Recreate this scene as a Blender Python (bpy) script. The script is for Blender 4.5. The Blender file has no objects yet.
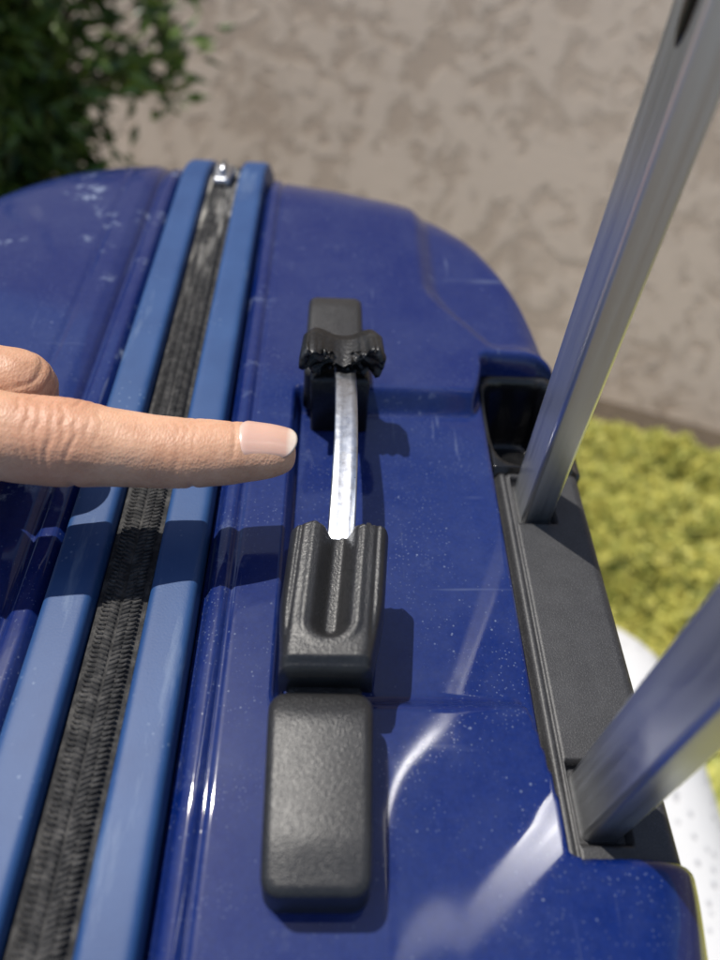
import bpy, math, random
from math import sin, cos, pi, sqrt, exp, radians
from mathutils import Vector, Matrix, noise
random.seed(7)
S=0.01; TOP=60.0   # authoring unit: cm above suitcase top; ground at -60
scene=bpy.context.scene
def V(x,y,e): return (x*S,y*S,(e+TOP)*S)
def ss(a,b,t):
    if a==b: return float(t>a)
    t=(t-a)/(b-a); t=max(0,min(1,t)); return t*t*(3-2*t)
def pw(t,pts):
    if t<=pts[0][0]: return pts[0][1]
    for (a,u),(b,v) in zip(pts[:-1],pts[1:]):
        if t<=b:
            return u+(v-u)*(t-a)/(b-a)
    return pts[-1][1]
def smooth_pw(t,pts,h):
    return sum(pw(t+h*k/4,pts)*w for k,w in ((-4,1),(-3,2),(-2,3),(-1,4),(0,5),(1,4),(2,3),(3,2),(4,1)))/25
def empty(name):
    o=bpy.data.objects.new(name,None); scene.collection.objects.link(o); return o
def mesh(name,verts,faces,mat=None,parent=None,smooth=True,raw=False):
    m=bpy.data.meshes.new(name)
    m.from_pydata([V(*v) for v in verts] if not raw else verts,[],faces); m.update()
    if smooth: m.polygons.foreach_set('use_smooth',[True]*len(m.polygons))
    o=bpy.data.objects.new(name,m); scene.collection.objects.link(o)
    if mat: m.materials.append(mat)
    if parent: o.parent=parent
    return o
def fixn(o):
    import bmesh
    bm=bmesh.new(); bm.from_mesh(o.data); bmesh.ops.recalc_face_normals(bm,faces=bm.faces); bm.to_mesh(o.data); bm.free(); return o
# ---------------- materials
class M:
    def __init__(s,name,**kw):
        s.m=bpy.data.materials.new(name); s.m.use_nodes=True
        s.n=s.m.node_tree.nodes; s.l=s.m.node_tree.links; s.b=s.n['Principled BSDF']
        for k,v in kw.items(): s.b.inputs[k].default_value=v
        s.tc=s.n.new('ShaderNodeTexCoord').outputs['Object']
    def set(s,k,v): s.b.inputs[k].default_value=v
    def noise(s,scale,detail=4,rough=.5,vec=None,dist=0):
        n=s.n.new('ShaderNodeTexNoise'); n.inputs['Scale'].default_value=scale; n.inputs['Detail'].default_value=detail
        n.inputs['Roughness'].default_value=rough; n.inputs['Distortion'].default_value=dist
        s.l.new(vec or s.tc,n.inputs['Vector']); return n.outputs['Fac']
    def vor(s,scale,feature='F1',vec=None,out='Distance'):
        n=s.n.new('ShaderNodeTexVoronoi'); n.inputs['Scale'].default_value=scale; n.feature=feature
        s.l.new(vec or s.tc,n.inputs['Vector']); return n.outputs[out]
    def map(s,scale=(1,1,1),rot=(0,0,0)):
        n=s.n.new('ShaderNodeMapping'); n.inputs['Scale'].default_value=scale; n.inputs['Rotation'].default_value=rot
        s.l.new(s.tc,n.inputs['Vector']); return n.outputs['Vector']
    def ramp(s,f,stops):
        n=s.n.new('ShaderNodeValToRGB'); e=n.color_ramp.elements
        while len(e)<len(stops): e.new(.5)
        for i,(p,c) in enumerate(stops):
            e[i].position=p; e[i].color=(c,c,c,1) if not isinstance(c,tuple) else (*c,1)
        s.l.new(f,n.inputs['Fac']); return n.outputs['Color']
    def mix(s,f,a,b,mode='MIX'):
        n=s.n.new('ShaderNodeMix'); n.data_type='RGBA'; n.blend_type=mode
        for sock,v in ((n.inputs[0],f),(n.inputs[6],a),(n.inputs[7],b)):
            if isinstance(v,(int,float)): sock.default_value=v
            elif isinstance(v,tuple): sock.default_value=(*v,1)
            else: s.l.new(v,sock)
        return n.outputs[2]
    def math(s,op,a,b=0):
        n=s.n.new('ShaderNodeMath'); n.operation=op
        for i,v in enumerate((a,b)):
            if isinstance(v,(int,float)): n.inputs[i].default_value=v
            else: s.l.new(v,n.inputs[i])
        return n.outputs[0]
    def sep(s):
        n=s.n.new('ShaderNodeSeparateXYZ'); s.l.new(s.tc,n.inputs[0]); return n.outputs
    def to(s,k,o): s.l.new(o,s.b.inputs[k]); return s
    def bump(s,h,dist,strength=1.0):
        n=s.n.new('ShaderNodeBump'); n.inputs['Distance'].default_value=dist; n.inputs['Strength'].default_value=strength
        s.l.new(h,n.inputs['Height'])
        prev=s.b.inputs['Normal'].links
        if prev: s.l.new(prev[0].from_socket,n.inputs['Normal'])
        s.l.new(n.outputs[0],s.b.inputs['Normal']); return s

def shell_mat():
    a=M('blue_gloss_shell',Roughness=.42)
    a.set('Coat Weight',.9); a.set('Coat IOR',1.42); a.set('Specular IOR Level',.06)
    def dots(sc,r0,r1,ns,g0,g1):
        d=a.ramp(a.vor(sc),[(0.0,1.0),(r0,1.0),(r1,0.0)]); g=a.ramp(a.noise(ns,3,.6),[(g0,0.0),(g1,1.0)])
        return a.math('MULTIPLY',d,g)
    d1=dots(230,.05,.10,70,.50,.64); d2=dots(900,.12,.25,45,.40,.62); d3=dots(480,.08,.16,60,.45,.6)
    scr=a.ramp(a.noise(230,3,.6,vec=a.map((1,.06,1),(0,0,.55))),[(.64,0.0),(.71,.20)])
    scr2=a.ramp(a.noise(200,2,.6,vec=a.map((.05,1,1),(0,0,.8))),[(.68,0.0),(.74,.12)])
    sgate=a.ramp(a.noise(22,2),[(.5,0.0),(.62,1.0)])
    sc=a.math('MULTIPLY',a.math('MAXIMUM',scr,scr2),sgate)
    sf0=a.math('MULTIPLY',a.ramp(a.noise(130,9,.8),[(.52,0.0),(.60,.6)]),a.ramp(a.noise(28,3,.6),[(.56,0.0),(.64,1.0)]))
    xs=a.sep()[0]   # the front shell is more scuffed
    sg=a.ramp(a.math('MULTIPLY',xs,-10),[(.2,.10),(.7,1.0)])
    scuff=a.math('MULTIPLY',sf0,sg)
    dust=a.ramp(a.noise(16,8,.8),[(.40,0.0),(.8,.06)])
    base=a.mix(a.noise(900,2),(.0012,.0085,.072),(.0022,.014,.112))
    f=a.math('MAXIMUM',a.math('MULTIPLY',d1,.34),a.math('MAXIMUM',a.math('MULTIPLY',d3,.2),a.math('MULTIPLY',d2,.16)))
    f=a.math('MAXIMUM',f,a.math('MAXIMUM',sc,scuff)); f=a.math('MAXIMUM',f,dust)
    a.to('Base Color',a.mix(f,base,(.36,.43,.55)))
    a.to('Coat Roughness',a.ramp(a.math('ADD',f,a.ramp(a.noise(25,6,.7),[(.45,0.0),(.8,.15)])),[(0.0,.03),(.4,.32)]))
    a.bump(a.noise(30,1),.0004,.20)
    return a.m
def strip_mat():
    a=M('blue_satin_trim',Roughness=.5); a.set('Specular IOR Level',.3)
    sc=a.ramp(a.noise(120,5,.7,vec=a.map((1,.15,1))),[(.58,0.0),(.78,.35)])
    n=a.ramp(a.vor(420),[(0.0,.3),(.10,.3),(.2,0.0)]); g=a.ramp(a.noise(50,3),[(.54,0.0),(.64,1.0)])
    f=a.math('MAXIMUM',sc,a.math('MULTIPLY',n,g))
    a.to('Base Color',a.mix(f,a.mix(a.ramp(a.noise(30,6,.65),[(.3,0.0),(.7,1.0)]),(.010,.042,.138),(.020,.064,.180)),(.24,.31,.40)))
    a.bump(a.noise(1800,3),.0001,.35); return a.m
def black_mat(name='black_textured_plastic',v=.022,r=.42,grain=2300,bd=.00022):
    a=M(name,Roughness=r)
    c=a.mix(a.ramp(a.noise(110,7,.75),[(.4,0.0),(.78,1.0)]),(v,v,v*1.08),(v*1.9,v*1.9,v*2.0))
    c=a.mix(a.ramp(a.noise(grain,1,.5),[(.5,0.0),(.75,.5)]),c,(v*4,v*4,v*4.2))
    a.to('Base Color',c)
    a.bump(a.noise(grain,1,.5),bd,.6); return a.m
SH=shell_mat(); ST=strip_mat(); BK=black_mat(v=.011,r=.40)
BG=black_mat('black_gloss_plastic',.005,.2,200,.00002)
RB=black_mat('torn_black_plastic',.005,.38,900,.0003)
TR=black_mat('black_tray_plastic',.019,.5,2400,.0001)
def zip_mat():
    a=M('zipper_fabric',Roughness=.75)
    w=a.noise(2200,3,.7)
    y=a.sep()[1]
    worn=a.ramp(a.math('MULTIPLY',y,2.4),[(.50,0.0),(.70,1.0)])
    fz=a.math('MULTIPLY',a.ramp(a.noise(160,5,.7,vec=a.map((1,.2,1))),[(.48,0.0),(.60,.8)]),worn)
    c=a.mix(a.ramp(a.noise(300,6,.75),[(.45,0.0),(.8,1.0)]),(.010,.010,.011),(.11,.105,.10))
    a.to('Base Color',a.mix(fz,c,(.42,.40,.36)))
    a.bump(w,.0004,.8); return a.m
ZP=zip_mat()
def metal(name,c,r):
    a=M(name,Metallic=1.0,Roughness=r)
    n=a.noise(500,4,.6,vec=a.map((1,1,.02)) )
    a.to('Base Color',a.mix(n,tuple(x*.85 for x in c),c)); a.to('Roughness',a.ramp(n,[(.3,r*.85),(.7,r*1.15)]))
    return a
_a=metal('brushed_aluminium',(.80,.82,.85),.40); _a.bump(_a.noise(900,2,.5,vec=_a.map((1,1,.01))),.00003,.5)
AL=_a.m
_s=metal('spring_steel',(.5,.52,.56),.32)
_g=_s.noise(1400,3,.6,vec=_s.map((1,.02,1)))
_s.to('Base Color',_s.mix(_s.ramp(_s.noise(160,7,.75),[(.46,0.0),(.75,1.0)]),_s.mix(_g,(.40,.42,.46),(.58,.60,.64)),(.26,.24,.22))); STL=_s.m
# ---------------- suitcase shells
suitcase=empty('suitcase')
YC=13.2; BOT=-54.0; WW=25.3
def loop(Wf,Wn,top,Rc,inset,NT=300,NA=26,NS=14,H=None,x=0):
    Wf=Wf-inset; Wn=Wn-inset; top=top-inset; Rc=max(1.0,Rc-inset); bot=BOT+inset; p=[]
    y0=YC-Wn+Rc; y1=YC+Wf-Rc
    for i in range(NT+1): p.append([y0+(y1-y0)*i/NT,top,1.0])
    for i in range(1,NA+1):
        t=pi/2*i/NA; p.append([y1+Rc*sin(t),top-Rc+Rc*cos(t),cos(t)])
    for i in range(1,NS): p.append([YC+Wf,(top-Rc)+(bot+Rc-top+Rc)*i/NS,0])
    for i in range(NA+1):
        t=pi/2*i/NA; p.append([y1+Rc*cos(t),bot+Rc-Rc*sin(t),0])
    for i in range(1,NS): p.append([y1+(y0-y1)*i/NS,bot,0])
    for i in range(NA+1):
        t=pi/2*i/NA; p.append([y0-Rc*sin(t),bot+Rc-Rc*cos(t),0])
    for i in range(1,NS): p.append([YC-Wn,bot+Rc+(top-Rc-bot-Rc)*i/NS,0])
    for i in range(NA):
        t=pi/2*i/NA; p.append([y0-Rc*cos(t),top-Rc+Rc*sin(t),sin(t)])
    if H:
        for q in p:
            if q[2]>0: q[1]+=H(x,q[0])*q[2]
    return [(a,b) for a,b,c in p]
def body(name,xs,prof,mat,H=None,NT=300,parent=suitcase):
    vs=[];n=None
    for x in xs:
        L=loop(*prof(x),NT=NT,H=H,x=x); n=len(L); vs+=[(x,y,z) for y,z in L]
    fs=[]
    for i in range(len(xs)-1):
        for j in range(n):
            k=(j+1)%n; fs.append((i*n+j,i*n+k,(i+1)*n+k,(i+1)*n+j))
    fs.append(tuple(range(n))[::-1]); fs.append(tuple(range((len(xs)-1)*n,len(xs)*n)))
    o=mesh(name,vs,fs,mat,parent); o.data.polygons[len(fs)-1].use_smooth=False; o.data.polygons[len(fs)-2].use_smooth=False
    return fixn(o)
def fr(a,b,n): return [a+(b-a)*i/n for i in range(n+1)]
FAR=[(-3.2,1.4),(-2.3,1.9),(0,2.6),(2.8,3.9),(4.5,5.2),(5.95,7.4),(7.0,11.0),(7.7,14.0),(8.3,17.2)]
def backprof(x):
    xe=8.3
    def ar(r):
        d=max(0,x-(xe-r)); return r-sqrt(max(0,r*r-d*d))
    fy=smooth_pw(x,FAR,.6); iy=ar(9.0); iz=ar(1.7)
    ins=.30*(1-ss(-3.15,-2.9,x))+.10*exp(-((x+2.45)/.07)**2)-.05*exp(-((x+2.7)/.12)**2)
    Rc=max(2.6,7-.35*fy)
    return WW-fy,WW-.9*iy,-iz,Rc,ins
def backH(x,y):
    c=ss(4.75,5.5,x)
    yn=7.3*(1-c)+4.0*c; yf=17.8*(1-c)+19.9*c
    r=.75*ss(-1.20,-1.03,x)*ss(yn-.35,yn+.3,y)*(1-ss(yf-.3,yf+.35,y))
    pk=.9*ss(5.15,5.4,x)*ss(3.85,4.1,y)*(1-ss(19.6,20.1,y))
    hole=2.6*ss(5.5,5.75,x)*(1-ss(7.5,7.75,x))*ss(15.4,15.7,y)*(1-ss(19.3,19.8,y))
    xb=3.3+2.3*(1-ss(19.5,24.5,y))
    pf=.42*ss(xb,xb+.9,x)*ss(20.1,21.2,y)
    nr_=.6*ss(6.2,8.2,x)*(1-ss(1.3,3.8,y))
    # soft, broad panel fall-off on the near shoulder
    pn=.05*ss(1.2,2.8,x)*(1-ss(4.5,6.7,y))
    return -r-pk-hole-pn-pf-nr_
body('back_shell',fr(-3.2,8.22,150),backprof,SH,backH,NT=400)
FRN=[(7.1,.5),(9.5,.8),(12.0,2.0),(13.5,3.6),(14.7,5.6),(16,9),(17.5,14)]
def frontprof(x):
    u=-x; xe=17.5
    def ar(r):
        d=max(0,u-(xe-r)); return r-sqrt(max(0,r*r-d*d))
    ins=.30*(1-ss(7.1,7.35,u))+.24*exp(-((u-7.95)/.12)**2)-.12*ss(8.1,8.6,u)+.06*exp(-((u-9.3)/.1)**2)
    iy=smooth_pw(u,FRN,.8)
    return WW-iy,WW-iy,-ar(3.0),max(3,7-.35*iy),ins
body('front_shell',[-u for u in fr(7.1,17.42,110)],frontprof,SH,NT=100)
def stripprof(a,b,h):
    m=(a+b)/2;w=(b-a)/2
    def f(x):
        t=min(1,abs((x-m)/w)); return WW,WW,0,7,-(h*(1-t**8)**.45)+.1
    return f
def stripxs(a,b):
    m=(a+b)/2;w=(b-a)/2
    return [m+w*sin(pi/2*t) for t in fr(-1,1,26)]
body('trim_strip_front',stripxs(-7.04,-5.80),stripprof(-7.04,-5.80,.38),ST,NT=100)
body('trim_strip_back',stripxs(-4.46,-3.24),stripprof(-4.46,-3.24,.38),ST,NT=100)
def zprof(x):
    d=abs(x+5.13); return WW,WW,0,7,.14-.14*exp(-(d/.42)**4)+.05*exp(-(d/.035)**2)
body('zipper_tape',fr(-5.76,-4.50,40),zprof,ZP,NT=100)
# zipper coil
vs=[];fs=[]
def zpath(s):
    L=WW-7+13; y0=YC-13
    if s<=L: return (y0+s,0,1.0,0.0)
    t=(s-L)/7.0
    if t>pi/2: return None
    return (y0+L+7*sin(t),-7+7*cos(t),cos(t),-sin(t))
s=.5
while s<42:
    for sd in (-1,1):
        for part in range(2):
            x0=-5.13+sd*(.05+.22*part); x1=-5.13+sd*(.25+.22*part)
            a=zpath(s+(0 if part==0 else .08)); b=zpath(s+(.1 if part==0 else .16))
            if not a or not b: continue
            hw=.042*random.uniform(.85,1.1)
            i0=len(vs)
            for (xx,p) in ((x0,a),(x1,b)):
                y,z,ty,tz=p; ny,nz=-tz,ty; h=(.035 if part==0 else .01)*random.uniform(.7,1.2)
                for (du,dn) in ((-hw,-.05),(-hw*.6,h),(hw*.6,h),(hw,-.05)):
                    vs.append((xx,y+ty*du+ny*dn,z+tz*du+nz*dn))
            fs+= [(i0,i0+1,i0+5,i0+4),(i0+1,i0+2,i0+6,i0+5),(i0+2,i0+3,i0+7,i0+6),(i0,i0+3,i0+2,i0+1),(i0+4,i0+5,i0+6,i0+7)]
    s+=.125
fixn(mesh('zipper_coil',vs,fs,ZP,suitcase))
# ---------------- plan-outline pads
def pad(name,cx,cy,hx,hy,rc,rings,mat,parent,taper=0,rot=0,zf=None,p=None):
    vs=[];fs=[];N=0
    for ins,z in rings:
        pts=[];r=max(.05,rc-ins*.8);X=hx-ins;Y=hy-ins;r=min(r,X*.99,Y*.99)
        for q,(sx,sy) in enumerate(((1,1),(-1,1),(-1,-1),(1,-1))):
            for i in range(9):
                t=pi/2*q+pi/2*i/8; pts.append((sx*(X-r)+r*cos(t),sy*(Y-r)+r*sin(t)))
            nxt=((-1,1),(-1,-1),(1,-1),(1,1))[q]
            t2=pi/2*(q+1); a0=pts[-1]; b0=(nxt[0]*(X-r)+r*cos(t2),nxt[1]*(Y-r)+r*sin(t2))
            for i in range(1,12): pts.append((a0[0]+(b0[0]-a0[0])*i/12,a0[1]+(b0[1]-a0[1])*i/12))
        N=len(pts)
        for x,y in pts:
            k=1+taper*(y/hy); xx=x*k
            zz=z+(zf(x,y)*max(0,min(1,z)) if zf else 0)
            vs.append((cx+xx*cos(rot)-y*sin(rot),cy+xx*sin(rot)+y*cos(rot),zz))
    for i in range(len(rings)-1):
        for j in range(N):
            k=(j+1)%N; fs.append((i*N+j,i*N+k,(i+1)*N+k,(i+1)*N+j))
    fs.append(tuple(range((len(rings)-1)*N,len(rings)*N))); fs.append(tuple(range(N))[::-1])
    return fixn(mesh(name,vs,fs,mat,parent))
def dome(h,r,base=-.4,crown=.02,hx=1.0):
    R=[(-.03,base),(0,.15)]
    R+= [(0.02,h-r-.05)]
    for i in range(11):
        t=pi/2*i/10; R.append((r-r*cos(t)+.02,h-r+r*sin(t)))
    for k in (.5,.65,.8,.93): R.append((hx*k,h+crown*k))
    return R
pad('handle_mount',-.03,4.83,1.10,1.99,.38,dome(1.45,.22,hx=1.10),BK,suitcase,taper=.05,zf=lambda x,y:-.16*ss(1.25,1.9,y)-.14*ss(-.9,-1.9,y)-.03*(x/1.0)**2)
pad('handle_mount_far',.08,19.4,.95,2.05,.3,dome(1.35,.22,hx=.95),BK,suitcase,taper=-.02,zf=lambda x,y:-.2*ss(-1.2,-2,y)-.12*ss(1.2,2,y))
pad('handle_neck',.03,6.9,.84,.6,.1,[(0,-.9),(0,.85),(.08,.95),(.3,.98)],BK,suitcase)
pad('handle_neck_far',.28,17.3,.92,.6,.12,[(0,-.9),(0,1.35),(.08,1.45),(.3,1.48)],RB,suitcase)
def grip():
    NX=90;NY=110;vs=[];fs=[];y0=7.0;y1=10.62
    for j in range(NY+1):
        v=j/NY
        w=1.04+.17*ss(0,.5,v)+.02*v; cx=.05+.26*v
        for i in range(NX+1):
            a=-1+2*i/NX
            ex=math.copysign(abs(a)**.85,a)
            x=ex*w
            jag=.09*noise.noise(Vector((x*2.3,3.1,0)))+.09*noise.noise(Vector((x*7,1,0)))-.10*exp(-(x/.4)**4)+.07*(1 if .62<x<.75 else 0)
            y=y0+(y1+jag-y0)*v
            edge=(1-abs(a)**9)**.35 if abs(a)<1 else 0
            e=.95+1.2*edge
            e-=.16*(1-ss(0,.06,v)); e+=.10*ss(.1,1,v)
            yy=y-8.05; d=sqrt(x*x+min(0,yy)**2)
            g=.50*(1-ss(.08,.48,d)); e-=g
            e+=.05*exp(-((d-.60)/.10)**2)*ss(-.8,0,yy)
            e-=.05*exp(-((abs(x)-.92)/.06)**2)*ss(.05,.3,v)
            if v==1: e-=.04
            vs.append((cx+x,y,e))
    W=NX+1
    for j in range(NY):
        for i in range(NX): fs.append((j*W+i,j*W+i+1,(j+1)*W+i+1,(j+1)*W+i))
    rim=[i for i in range(W)]+[j*W+NX for j in range(1,NY+1)]+[NY*W+i for i in range(NX-1,-1,-1)]+[j*W for j in range(NY-1,0,-1)]
    b=len(vs)
    for r in rim:
        x,y,e=vs[r]; vs.append((x,y-(.06 if r>=NY*W else 0),min(e-.05,.75)))
    n=len(rim)
    for k in range(n):
        q=(k+1)%n; fs.append((rim[k],rim[q],b+q,b+k))
    fs.append(tuple(range(b,b+n)))
    o=fixn(mesh('grip_remnant',vs,fs,BK,suitcase)); return o
grip()
# spring-steel strip
vs=[];fs=[];NY=40
for j in range(NY+1):
    v=j/NY; y=9.9+(17.4-9.9)*v; e=1.50+.42*sin(pi*min(1,v*1.0))+.25*v ; cx=.31+.14*sin(pi*v*.8)
    w=.345-.035*v
    for (dx,de) in ((-w,0),(-w+.04,.035),(-w*.4,.022),(w*.4,.022),(w-.04,.035),(w,0),(w,-.05),(-w,-.05)): vs.append((cx+dx,y,e+de))
for j in range(NY):
    for i in range(8):
        k=(i+1)%8; fs.append((j*8+i,j*8+k,(j+1)*8+k,(j+1)*8+i))
fixn(mesh('steel_strip',vs,fs,STL,suitcase))
# broken lip (bow-tie section, torn face)
vs=[];fs=[];NP=110;CE=2.05
rows=[(16.66,.97,1),(16.70,1.02,1),(16.95,1.04,.7),(17.3,1.02,.3),(17.7,1.0,0),(18.0,.85,0)]
def outl(i):
    t=2*pi*i/NP; c_=cos(t); x=1.22*math.copysign(abs(c_)**.8,c_)
    hh=.17+.34*ss(.15,.95,abs(x)/1.2)
    return x,CE+math.copysign(abs(sin(t))**.6,sin(t))*hh+.12*abs(x)-.06
for y,sc,jg in rows:
    for i in range(NP):
        x,e=outl(i)
        n=noise.noise(Vector((x*2.6,e*3.1,5)))*.26*jg+noise.noise(Vector((x*8,e*8,9)))*.20*jg+noise.noise(Vector((x*17,e*17,2)))*.10*jg
        vs.append((.33+x*sc+n*.3,y+n*.9,CE+(e-CE)*sc+n*.6))
for r in range(len(rows)-1):
    for i in range(NP):
        k=(i+1)%NP; fs.append((r*NP+i,r*NP+k,(r+1)*NP+k,(r+1)*NP+i))
fs.append(tuple(range((len(rows)-1)*NP,len(rows)*NP)))
b=len(vs); KS=((.88,.08),(.74,.26),(.55,.34),(.3,.22))
for k,(sc,dy) in enumerate(KS):
    for i in range(NP):
        x,y,e=vs[i]; X=(x-.33)*sc; E=(e-CE)*sc
        n=noise.noise(Vector((X*5,E*5,2)))*.34+noise.noise(Vector((X*13,E*13,7)))*.16
        vs.append((.33+X,16.72+dy+n,CE+E))
for i in range(NP):
    k=(i+1)%NP; fs.append((i,k,b+k,b+i))
    for q in range(len(KS)-1): fs.append((b+q*NP+i,b+q*NP+k,b+(q+1)*NP+k,b+(q+1)*NP+i))
fs.append(tuple(range(b+(len(KS)-1)*NP,b+len(KS)*NP)))
fixn(mesh('broken_grip_lip',vs,fs,RB,suitcase))
# ---------------- tray
RX=6.38; RY=(5.25,14.2)
def H_tray():
    NX=60;NY=200;vs=[];fs=[];x0,x1,y0,y1=5.30,8.12,3.95,15.45
    for j in range(NY+1):
        y=y0+(y1-y0)*j/NY
        for i in range(NX+1):
            x=x0+(x1-x0)*i/NX
            e=-1.0
            ed=min(x-x0,x1-x); e-=.25*(1-ss(0,.22,ed)) if x1-x>x-x0 else .7*(1-sqrt(max(0,1-(1-min(1,ed/.4))**2)))
            e-=.10*exp(-((x-5.68)/.04)**2)
            e-=.35*ss(15.25,15.45,y)
            for ry in RY:
                d=max(abs(x-RX)/.60,abs(y-ry)/.92); e-=.35*(1-ss(.93,1.02,d))
            vs.append((x,y,e))
    W=NX+1
    for j in range(NY):
        for i in range(NX): fs.append((j*W+i,j*W+i+1,(j+1)*W+i+1,(j+1)*W+i))
    rim=[i for i in range(W)]+[j*W+NX for j in range(1,NY+1)]+[NY*W+i for i in range(NX-1,-1,-1)]+[j*W for j in range(NY-1,0,-1)]
    b=len(vs)
    for r in rim: x,y,e=vs[r]; vs.append((x+(.15 if x>8.1 else 0),y,-4.5))
    n=len(rim)
    for k in range(n):
        q=(k+1)%n; fs.append((rim[k],rim[q],b+q,b+k))
    fs.append(tuple(range(b,b+n)))
    fixn(mesh('handle_tray',vs,fs,TR,suitcase))
H_tray()
def cup():
    vs=[];fs=[];NX=40;NY=50;x0,x1,y0,y1=5.28,8.18,15.4,19.85
    for j in range(NY+1):
        y=y0+(y1-y0)*j/NY
        for i in range(NX+1):
            x=x0+(x1-x0)*i/NX
            ex=abs((x-6.7)/1.45); ey=abs((y-17.65)/2.2); d=(ex**4+ey**4)**.25
            e=-.85-2.9*(1-ss(.66,.97,d)); e-=.35*ss(7.7,8.18,x)
            vs.append((x,y,e))
    W=NX+1
    for j in range(NY):
        for i in range(NX): fs.append((j*W+i,j*W+i+1,(j+1)*W+i+1,(j+1)*W+i))
    rim=[i for i in range(W)]+[j*W+NX for j in range(1,NY+1)]+[NY*W+i for i in range(NX-1,-1,-1)]+[j*W for j in range(NY-1,0,-1)]
    b=len(vs)
    for r in rim: x,y,e=vs[r]; vs.append((x,y,-4.4))
    n=len(rim)
    for k in range(n):
        q=(k+1)%n; fs.append((rim[k],rim[q],b+q,b+k))
    fs.append(tuple(range(b,b+n)))
    fixn(mesh('handle_socket',vs,fs,BG,suitcase))
cup()
def rod(name,cx,cy,e0,e1,hx=.45,hy=.76,r=.13):
    pts=[]
    for q,(sx,sy) in enumerate(((1,1),(-1,1),(-1,-1),(1,-1))):
        for i in range(7):
            t=pi/2*q+pi/2*i/6; pts.append((sx*(hx-r)+r*cos(t),sy*(hy-r)+r*sin(t)))
    n=len(pts); vs=[(cx+x,cy+y,e) for e in fr(e0,e1,6) for x,y in pts]
    fs=[(i*n+j,i*n+(j+1)%n,(i+1)*n+(j+1)%n,(i+1)*n+j) for i in range(6) for j in range(n)]
    fs.append(tuple(range(n))); fs.append(tuple(range(6*n,7*n)))
    o=fixn(mesh(name,vs,fs,AL,suitcase))
    for p in o.data.polygons:
        if len(p.vertices)>4: p.use_smooth=False
    m=o.modifiers.new('wn','WEIGHTED_NORMAL'); m.keep_sharp=False
    return o
rod('telescopic_rod_a',RX,RY[1],-2,34); rod('telescopic_rod_b',RX,RY[0],-2,34)
pad('pull_grip',RX,9.7,1.0,6.0,.9,[(.3,33.5),(.05,33.9),(0,34.5),(0,35.5),(.15,36),(.4,36.2)],BK,suitcase)
vs=[];fs=[]
for k,(r,d) in enumerate(((1,.0),(.95,.02),(.8,.03))):
    for i in range(24):
        t=2*pi*i/24; vs.append((RX-.452-d,RY[1]-.1+.32*r*cos(t),12.9+1.2*r*sin(t)))
for k in range(2):
    for i in range(24): fs.append((k*24+i,k*24+(i+1)%24,(k+1)*24+(i+1)%24,(k+1)*24+i))
fs.append(tuple(range(48,72))); fixn(mesh('rod_slot_dark',vs,fs,BG,suitcase))  # black oval on the rod face, standing in for a dark slot hole
for wx in (-14,5):
    for wy in (-5,31.5):
        vs=[];fs=[]
        for k,(dx,r) in enumerate(((-1,2.0),(-.9,2.4),(.9,2.4),(1,2.0))):
            for i in range(24):
                t=2*pi*i/24; vs.append((wx+dx,wy+r*cos(t),-57.6+r*sin(t)))
        for k in range(3):
            for i in range(24): fs.append((k*24+i,k*24+(i+1)%24,(k+1)*24+(i+1)%24,(k+1)*24+i))
        fs+=[tuple(range(24)),tuple(range(72,96))]
        fixn(mesh('wheel',vs,fs,BK,suitcase)); pad('wheel_fork',wx,wy,1.6,1.6,.5,[(0,-56),(0,-53)],BK,suitcase)
pad('zipper_slider',-5.13,31.9,.40,.75,.15,[(0,-.1),(0,.28),(.06,.36),(.15,.38)],STL,suitcase,taper=.15)
pad('slider_bridge',-5.10,32.1,.12,.5,.1,[(0,.3),(0,.55),(.04,.62)],STL,suitcase)
# ---------------- hand
def tube(pts,seg=28):
    vs=[];fs=[];Q=[]
    def cr(a,b,c,d,t): return .5*((2*b)+(-a+c)*t+(2*a-5*b+4*c-d)*t*t+(-a+3*b-3*c+d)*t**3)
    n=len(pts)
    for i in range(n-1):
        a=pts[max(0,i-1)];b=pts[i];c=pts[i+1];d=pts[min(n-1,i+2)]
        for k in range(8):
            t=k/8; Q.append([cr(a[m],b[m],c[m],d[m],t) for m in range(5)])
    Q.append(list(pts[-1]))
    for i,q in enumerate(Q):
        p=Vector(q[:3]); nx=Vector(Q[min(i+1,len(Q)-1)][:3]); pv=Vector(Q[max(i-1,0)][:3]); T=(nx-pv).normalized()
        side=T.cross(Vector((0,0,1)))
        if side.length<.2: side=Vector((0,1,0))
        side.normalize()
        if side.y>0: side=-side
        up=side.cross(T).normalized()
        for j in range(seg):
            a=2*pi*j/seg; vs.append(tuple(p+side*cos(a)*max(.02,q[3])+up*sin(a)*max(.02,q[4])))
    for i in range(len(Q)-1):
        for j in range(seg):
            k=(j+1)%seg; fs.append((i*seg+j,i*seg+k,(i+1)*seg+k,(i+1)*seg+j))
    fs.append(tuple(range(seg))[::-1]); fs.append(tuple(range((len(Q)-1)*seg,len(Q)*seg)))
    return vs,fs
IDX=[(-13.0,11.9,4.6,1.0,1.1),(-11.0,11.8,4.5,1.12,1.12),(-9.3,11.8,4.1,1.08,1.08),(-7.6,11.85,3.65,1.06,1.04),(-6.3,11.95,3.4,1.10,1.04),(-5.2,12.0,3.2,.98,.93),(-4.2,12.05,3.05,.92,.85),(-3.4,12.1,2.97,.91,.81),(-2.6,12.22,2.89,.85,.76),(-2.0,12.32,2.83,.79,.70),(-1.5,12.40,2.78,.72,.62),(-1.15,12.46,2.74,.60,.51),(-.95,12.50,2.72,.42,.36),(-.86,12.52,2.71,.12,.1)]
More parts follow.
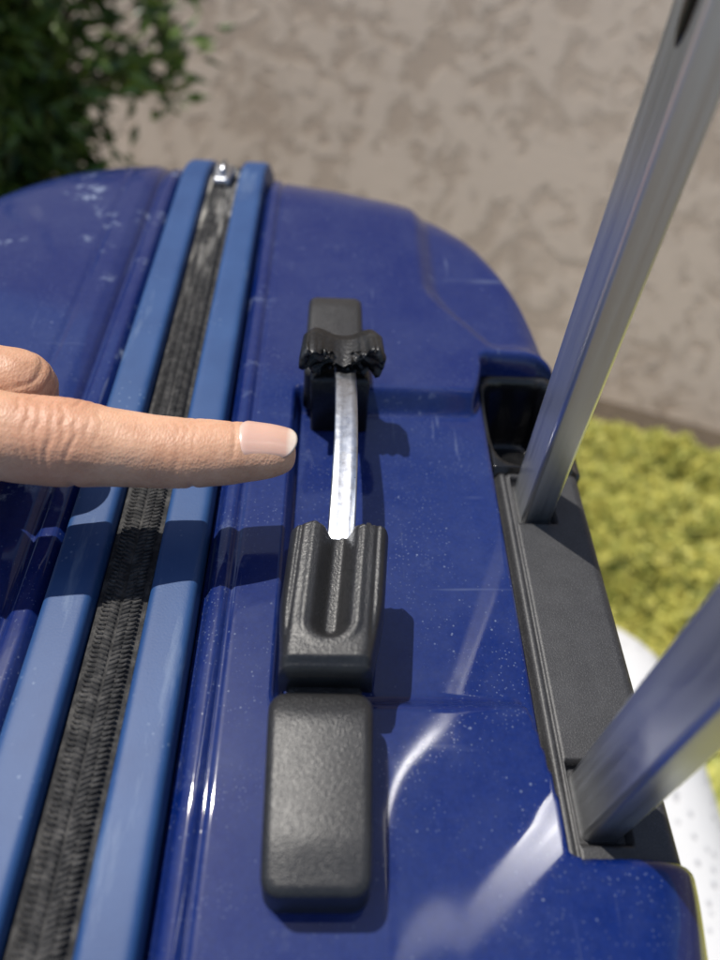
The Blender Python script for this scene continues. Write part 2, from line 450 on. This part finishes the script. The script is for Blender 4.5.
def finger(mcp,pip,dip,tip,r):
    m,p,d,t=map(Vector,(mcp,pip,dip,tip))
    L=lambda a,b,k:tuple(a+(b-a)*k)
    e=t+(t-d).normalized()*r*.8
    return [(*L(m,p,-.25),r*1.0,r),(*m,r*1.15,r*1.12),(*L(m,p,.5),r*1.02,r),(*L(m,p,.85),r*1.05,r*1.02),(*p,r*1.06,r*1.04),(*L(p,d,.25),r*.98,r*.95),(*L(p,d,.7),r*.92,r*.9),(*d,r*.93,r*.88),(*L(d,t,.4),r*.85,r*.8),(*t,r*.68,r*.6),(*L(t,e,.6),r*.4,r*.35),(*e,r*.1,r*.1)]
parts=[tube(IDX),
 tube(finger((-12.2,13.85,4.7),(-8.0,14.1,3.15),(-9.1,14.0,1.6),(-11.2,13.8,1.7),.90)),
 tube(finger((-13.6,15.7,4.3),(-10.4,15.9,3.0),(-11.0,15.8,1.5),(-12.8,15.6,1.7),.82)),
 tube(finger((-14.2,17.3,3.8),(-11.7,17.5,2.8),(-12.2,17.4,1.4),(-13.6,17.2,1.6),.72)),
 tube([(-18.5,12.2,3.2,1.2,1.2),(-16.5,11.2,2.9,1.45,1.3),(-14.2,10.6,2.7,1.2,1.1),(-12.2,10.9,2.5,1.0,.95),(-10.9,11.3,2.35,1.05,.85),(-9.7,11.65,2.25,.95,.7),(-8.8,11.85,2.2,.7,.5),(-8.3,12.0,2.2,.15,.15)]),
 tube([(-11.6,14.4,4.2,2.3,.55),(-12.5,14.4,4.0,3.4,1.15),(-13.8,14.3,3.8,3.9,1.4),(-16,14.2,3.6,4.0,1.55),(-18.5,14.0,3.7,3.3,1.6),(-20.5,13.8,4.0,2.8,1.75),(-22.5,13.7,4.3,2.75,1.9),(-26,13.4,4.8,3.2,2.4),(-32,13.0,5.5,3.9,3.2),(-40,12.5,6.5,4.4,4.0),(-46,12,7.5,4.6,4.3)],40)]
hv=[];hf=[]
for v,f in parts:
    b=len(hv); hv+=v; hf+=[tuple(i+b for i in q) for q in f]
hand=mesh('hand',hv,hf,None)
fixn(hand)
md=hand.modifiers.new('r','REMESH'); md.mode='VOXEL'; md.voxel_size=.045*S; md.use_smooth_shade=True
sm=hand.modifiers.new('s','SMOOTH'); sm.iterations=10; sm.factor=.5
dg=bpy.context.evaluated_depsgraph_get(); me=bpy.data.meshes.new_from_object(hand.evaluated_get(dg)); hand.modifiers.clear(); hand.data=me
pipc=[(-5.30,.016),(-5.58,.025),(-5.84,.035),(-6.08,.042),(-6.30,.045),(-6.54,.042),(-6.80,.034),(-7.05,.026),(-7.35,.018)]
dipc=[(-3.15,.018),(-3.36,.028),(-3.56,.026),(-3.8,.016)]
nr=[v.normal.copy() for v in me.vertices]
for v,n in zip(me.vertices,nr):
    x,y,e=v.co.x/S,v.co.y/S,v.co.z/S-TOP
    d=0
    if x>-8.5 and y<13.4 and e>2:
        dy=y-12
        up=ss(-.1,.6,n.z)
        wob=.22*noise.noise(Vector((y*1.5,x*.6,0)))+.08*noise.noise(Vector((y*4,x*1.2,3)))
        for c,a in pipc:
            cc=c-(c+6.3)*.22*dy*dy+wob; d-=a*exp(-((x-cc)/.05)**2)*up*(.45+1.0*noise.noise(Vector((c*9,y*2.2,1))))
        for c,a in dipc: d-=a*exp(-((x-c-wob)/.05)**2)*up*(.5+.9*noise.noise(Vector((c*9,y*2.5,4))))
        dn=(1-ss(-.6,.1,n.z))
        d-=.05*exp(-((x+3.3)/.08)**2)*dn+.06*exp(-((x+6.0)/.09)**2)*dn
        if n.z>0 and -2.6<x<-1.9: d-=.03*exp(-((x+2.25+.22*dy*dy)/.05)**2)*ss(.5,.8,n.z)
    if x>-11 and 13.2<=y<15.8:
        for c in (-.25,0,.25,.5): d-=.022*exp(-((e-(3.2+c*1.1)-.1*noise.noise(Vector((y*2,0,0))))/.05)**2)*ss(.0,.5,n.x)
    d+=.016*noise.noise(Vector((x*1.8,y*1.8,e*1.8)))
    v.co+=n*d*S
me.update()
sk=M('skin',Roughness=.47); sk.set('Subsurface Weight',.2); sk.set('Subsurface Radius',(1,.35,.18)); sk.set('Subsurface Scale',.003); sk.set('IOR',1.4)
c1=sk.mix(sk.ramp(sk.noise(90,6,.65),[(.35,0.0),(.7,1.0)]),(.60,.345,.22),(.46,.235,.14))
c1=sk.mix(sk.ramp(sk.noise(420,4,.7),[(.45,0.0),(.75,.4)]),c1,(.66,.41,.285))
xx=sk.sep()[0]
red=sk.ramp(sk.math('ABSOLUTE',sk.math('ADD',xx,.063)),[(.003,.35),(.011,0.0)])
c1=sk.mix(red,c1,(.47,.20,.12))
sk.to('Base Color',c1)
sk.bump(sk.vor(1700,vec=sk.map((1,.6,1))),.00018,.5); sk.bump(sk.noise(420,5,.65,vec=sk.map((1,.3,.5))),.00034,.42)
me.materials.clear(); me.materials.append(sk.m)
me.polygons.foreach_set('use_smooth',[True]*len(me.polygons))
nm=M('fingernail',Roughness=.3); nm.set('Coat Weight',.3); nm.set('Subsurface Weight',.1); nm.set('Subsurface Scale',.002)
nx=nm.sep()[0]
nf=nm.n.new('ShaderNodeMapRange'); nf.inputs[1].default_value=-.0225; nf.inputs[2].default_value=-.0078; nm.l.new(nx,nf.inputs[0])
nm.to('Base Color',nm.ramp(nf.outputs[0],[(0.0,(.68,.46,.38)),(.2,(.60,.36,.28)),(.80,(.62,.37,.28)),(.88,(.72,.57,.47)),(1.0,(.74,.63,.53))]))
nm.bump(nm.noise(300,2,vec=nm.map((.05,1,1))),.0003,.3)
def interp(x):
    for a,b in zip(IDX[:-1],IDX[1:]):
        if a[0]<=x<=b[0]:
            k=(x-a[0])/(b[0]-a[0]); return [a[m]+(b[m]-a[m])*k for m in range(5)]
    return list(IDX[-1])
vs=[];NA=28;NX=28
x0,x1=-2.25,-.80
for i in range(NX+1):
    u=i/NX
    for j in range(NA+1):
        a=(-1+2*j/NA)
        xs_=x0+.30*(1-sqrt(max(0,1-.95*a*a))) ; xe_=x1-.58*(1-sqrt(max(0,1-.95*a*a)))
        x=xs_+(xe_-xs_)*u
        ang=pi/2+a*.92
        if x>-1.5:
            k=(x+1.5); q2=interp(-1.5); cy=q2[1]+.15*k; ce=q2[2]-.20*k-.22*k*k; r3=q2[3]-.10*k; r4=q2[4]-.10*k
        else:
            q=interp(x); cy,ce,r3,r4=q[1],q[2],q[3],q[4]
        off=.025-.06*(1-ss(0,.1,u))-.035*ss(.75,1,abs(a))
        vs.append((x,cy-cos(ang)*(r3+off),ce+sin(ang)*(r4+off)))
W=NA+1
fs=[(i*W+j,i*W+j+1,(i+1)*W+j+1,(i+1)*W+j) for i in range(NX) for j in range(NA)]
nail=fixn(mesh('fingernail',vs,fs,nm.m)); nail.parent=hand
so=nail.modifiers.new('t','SOLIDIFY'); so.thickness=.03*S; so.offset=0
# ---------------- ground
gm=M('soil',Roughness=.95)
gm.to('Base Color',gm.mix(gm.noise(40,8,.7),(.05,.035,.022),(.14,.105,.07))); gm.bump(gm.noise(80,8,.7),.01,.8)
mesh('ground',[(-3000,-3000,-60),(3000,-3000,-60),(3000,3000,-60),(-3000,3000,-60)],[(0,1,2,3)],gm.m,smooth=False)
WY=88
def mossH(x,y):
    f=7.0+2.8*noise.noise(Vector((x*.06,y*.06,1)))+2.8*noise.noise(Vector((x*.15,y*.15,3)))+1.8*noise.noise(Vector((x*.4,y*.4,5)))
    d=(y-(WY-.4*(x-34)))
    q=max(0,min(1,(-d-8)/12)); f*=sqrt(max(0,1-(1-q)**2))
    f*=ss(4,18,x)*(1-ss(95,120,x))*ss(-30,-10,y)
    return f
mm=M('ground_cover_leaves',Roughness=.6)
oi=mm.noise(60,6,.75)
mm.to('Base Color',mm.mix(mm.ramp(oi,[(.36,0.0),(.62,1.0)]),(.19,.22,.035),(.64,.58,.14)))
vs=[];fs=[];NX=130;NY=120
for j in range(NY+1):
    for i in range(NX+1):
        x=4+116*i/NX;y=-30+125*j/NY; vs.append((x,y,-60.6+mossH(x,y)))
fs=[(j*(NX+1)+i,j*(NX+1)+i+1,(j+1)*(NX+1)+i+1,(j+1)*(NX+1)+i) for j in range(NY) for i in range(NX)]
rnd=random.random
for k in range(80000):
    x=16+rnd()*60;y=25+rnd()*62
    h=mossH(x,y)
    if h<1.0: continue
    a=rnd()*2*pi; ln=.4+.7*rnd(); w=.13+.12*rnd(); el=.3+rnd()*1.1
    dx,dy,dz=cos(a)*cos(el),sin(a)*cos(el),sin(el); px,py=-sin(a)*w,cos(a)*w
    z=-60.6+h-.1+.9*rnd()*max(0,.5+noise.noise(Vector((x*.5,y*.5,9)))*1.7); b=len(vs)
    vs+=[(x,y,z),(x+dx*ln*.5+px,y+dy*ln*.5+py,z+dz*ln*.5),(x+dx*ln,y+dy*ln,z+dz*ln),(x+dx*ln*.5-px,y+dy*ln*.5-py,z+dz*ln*.5)]; fs.append((b,b+1,b+2,b+3))
mesh('ground_cover',vs,fs,mm.m,smooth=False)
# ---------------- wall
wd=Vector((1,-.4,0)).normalized(); wn=Vector((-.4,-1,0)).normalized()
lean=radians(27)
up=(Vector((0,0,1))*cos(lean)-wn*sin(lean))
wm=M('stucco',Roughness=.9)
n1=wm.noise(26,8,.62,dist=.5); n2=wm.noise(9,3,.5)
tr=wm.ramp(wm.math('ADD',wm.math('MULTIPLY',n1,.75),wm.math('MULTIPLY',n2,.25)),[(.45,0.0),(.51,1.0)])
col=wm.mix(tr,(.37,.285,.215),(.50,.405,.32)); col=wm.mix(wm.ramp(wm.noise(2.2,4,.6),[(.3,0.0),(.7,.6)]),col,(.60,.48,.375))
wm.to('Base Color',col); wm.bump(tr,.003,.55); wm.bump(wm.noise(120,5,.7),.002,.5)
P0=Vector((34,WY,-61))
c=[]
for t,s_ in ((-400,0),(400,0),(400,300),(-400,300)): c.append(P0+wd*t+up*s_)
bk=[p-wn*20 for p in c]
mesh('stucco_wall',[tuple(p) for p in c+bk],[(0,1,2,3),(7,6,5,4),(3,2,6,7),(0,3,7,4),(1,5,6,2),(0,4,5,1)],wm.m,smooth=False)
# ---------------- bush
lm=M('shrub_leaves',Roughness=.45)
lm.to('Base Color',lm.mix(lm.ramp(lm.noise(30,4,.6),[(.35,0.0),(.65,1.0)]),(.014,.036,.006),(.14,.22,.03)))
bkm=M('bark',Roughness=.9); bkm.to('Base Color',bkm.mix(bkm.noise(100,5),(.05,.035,.02),(.12,.09,.06)))
shrub=empty('shrub')
vs=[];fs=[];bv=[];bf=[]
cen=Vector((-48,88,-8))
def stick(a,b,r0,r1):
    T=(b-a).normalized(); s=T.orthogonal().normalized(); u=T.cross(s); k0=len(bv)
    for p,r in ((a,r0),(b,r1)):
        for i in range(6): t=2*pi*i/6; bv.append(tuple(p+s*cos(t)*r+u*sin(t)*r))
    for i in range(6): bf.append((k0+i,k0+(i+1)%6,k0+6+(i+1)%6,k0+6+i))
base=Vector((-52,90,-60))
for k in range(7):
    m=cen+Vector((random.gauss(0,8),random.gauss(0,8),-10+random.gauss(0,6))); stick(base,m,1.6,.9)
    for q in range(22):
        d=Vector((random.gauss(0,1),random.gauss(0,1),random.gauss(0,1))).normalized(); e=cen+Vector((d.x*27,d.y*20,d.z*38))*(.6+.6*rnd())
        stick(m,e,.5,.12)
        for w in range(75):
            t=rnd()**.6; p=m.lerp(e,t)+Vector((random.gauss(0,2.0),random.gauss(0,2.0),random.gauss(0,2.0)))
            D=(Vector((random.gauss(0,1),random.gauss(0,1),random.gauss(0,.8)))+d).normalized(); sdd=D.orthogonal().normalized(); sdd.rotate(Matrix.Rotation(rnd()*6.28,3,D))
            L=2.0+2.6*rnd(); wv=sdd*L*.17; nn=D.cross(sdd)*L*.08; b=len(vs)
            vs+=[tuple(p),tuple(p+D*L*.4+wv+nn),tuple(p+D*L),tuple(p+D*L*.4-wv+nn)]; fs+=[(b,b+1,b+2),(b,b+2,b+3)]
mesh('foliage',vs,fs,lm.m,shrub,smooth=False); mesh('branches',bv,bf,bkm.m,shrub)
# ---------------- white cushion
cm=M('white_fabric',Roughness=.8)
vv=cm.vor(110); cm.to('Base Color',cm.mix(cm.ramp(vv,[(.16,1.0),(.28,0.0)]),(.60,.60,.60),(.40,.40,.41))); cm.bump(cm.ramp(vv,[(.1,0.0),(.35,1.0)]),.001,.5)
R=[(1.5,-60),(.2,-58.5),(0,-56),(0,-36)]
for i in range(1,15):
    t=pi/2*i/14; R.append((6-6*cos(t),-36+6*sin(t)))
R+=[(7.0,-29.8),(8.0,-29.7),(8.6,-29.6)]
pad('white_cushion',18.2,10.0,9.0,20.0,8.0,R,cm.m,None)
# ---------------- light
sd=Vector((.33,-.32,-1)).normalized()
L=bpy.data.lights.new('sun','SUN'); L.energy=5.0; L.angle=radians(.53); L.color=(1,.955,.88)
lo=bpy.data.objects.new('sun',L); scene.collection.objects.link(lo); lo.rotation_euler=sd.to_track_quat('-Z','Y').to_euler(); lo.location=(-1,1,4)
w=bpy.data.worlds.new('World'); scene.world=w; w.use_nodes=True
sky=w.node_tree.nodes.new('ShaderNodeTexSky'); sky.sky_type='NISHITA'; sky.sun_disc=False
sky.sun_elevation=math.asin(-sd.z); sky.sun_rotation=math.atan2(-sd.x,-sd.y)
bg=w.node_tree.nodes['Background']; bg.inputs[1].default_value=.14; w.node_tree.links.new(sky.outputs[0],bg.inputs[0])
# ---------------- camera
X=Vector((.9987,-.0262,-.0437)); Z=Vector((.0502,.6565,.7527)).normalized()
Yv=Z.cross(X).normalized(); X=Yv.cross(Z).normalized()
R3=Matrix((X,Yv,Z))
cam=bpy.data.cameras.new('camera'); co=bpy.data.objects.new('camera',cam); scene.collection.objects.link(co)
M4=R3.to_4x4(); M4.translation=Vector(V(0,0,16)); co.matrix_world=M4
cam.sensor_fit='VERTICAL'; cam.sensor_height=36; cam.sensor_width=27; cam.lens=27; cam.clip_start=.005; cam.clip_end=200
cam.dof.use_dof=True; cam.dof.focus_distance=.185; cam.dof.aperture_fstop=7.5
scene.camera=co
scene.view_settings.view_transform='Standard'; scene.view_settings.look='None'; scene.view_settings.exposure=0
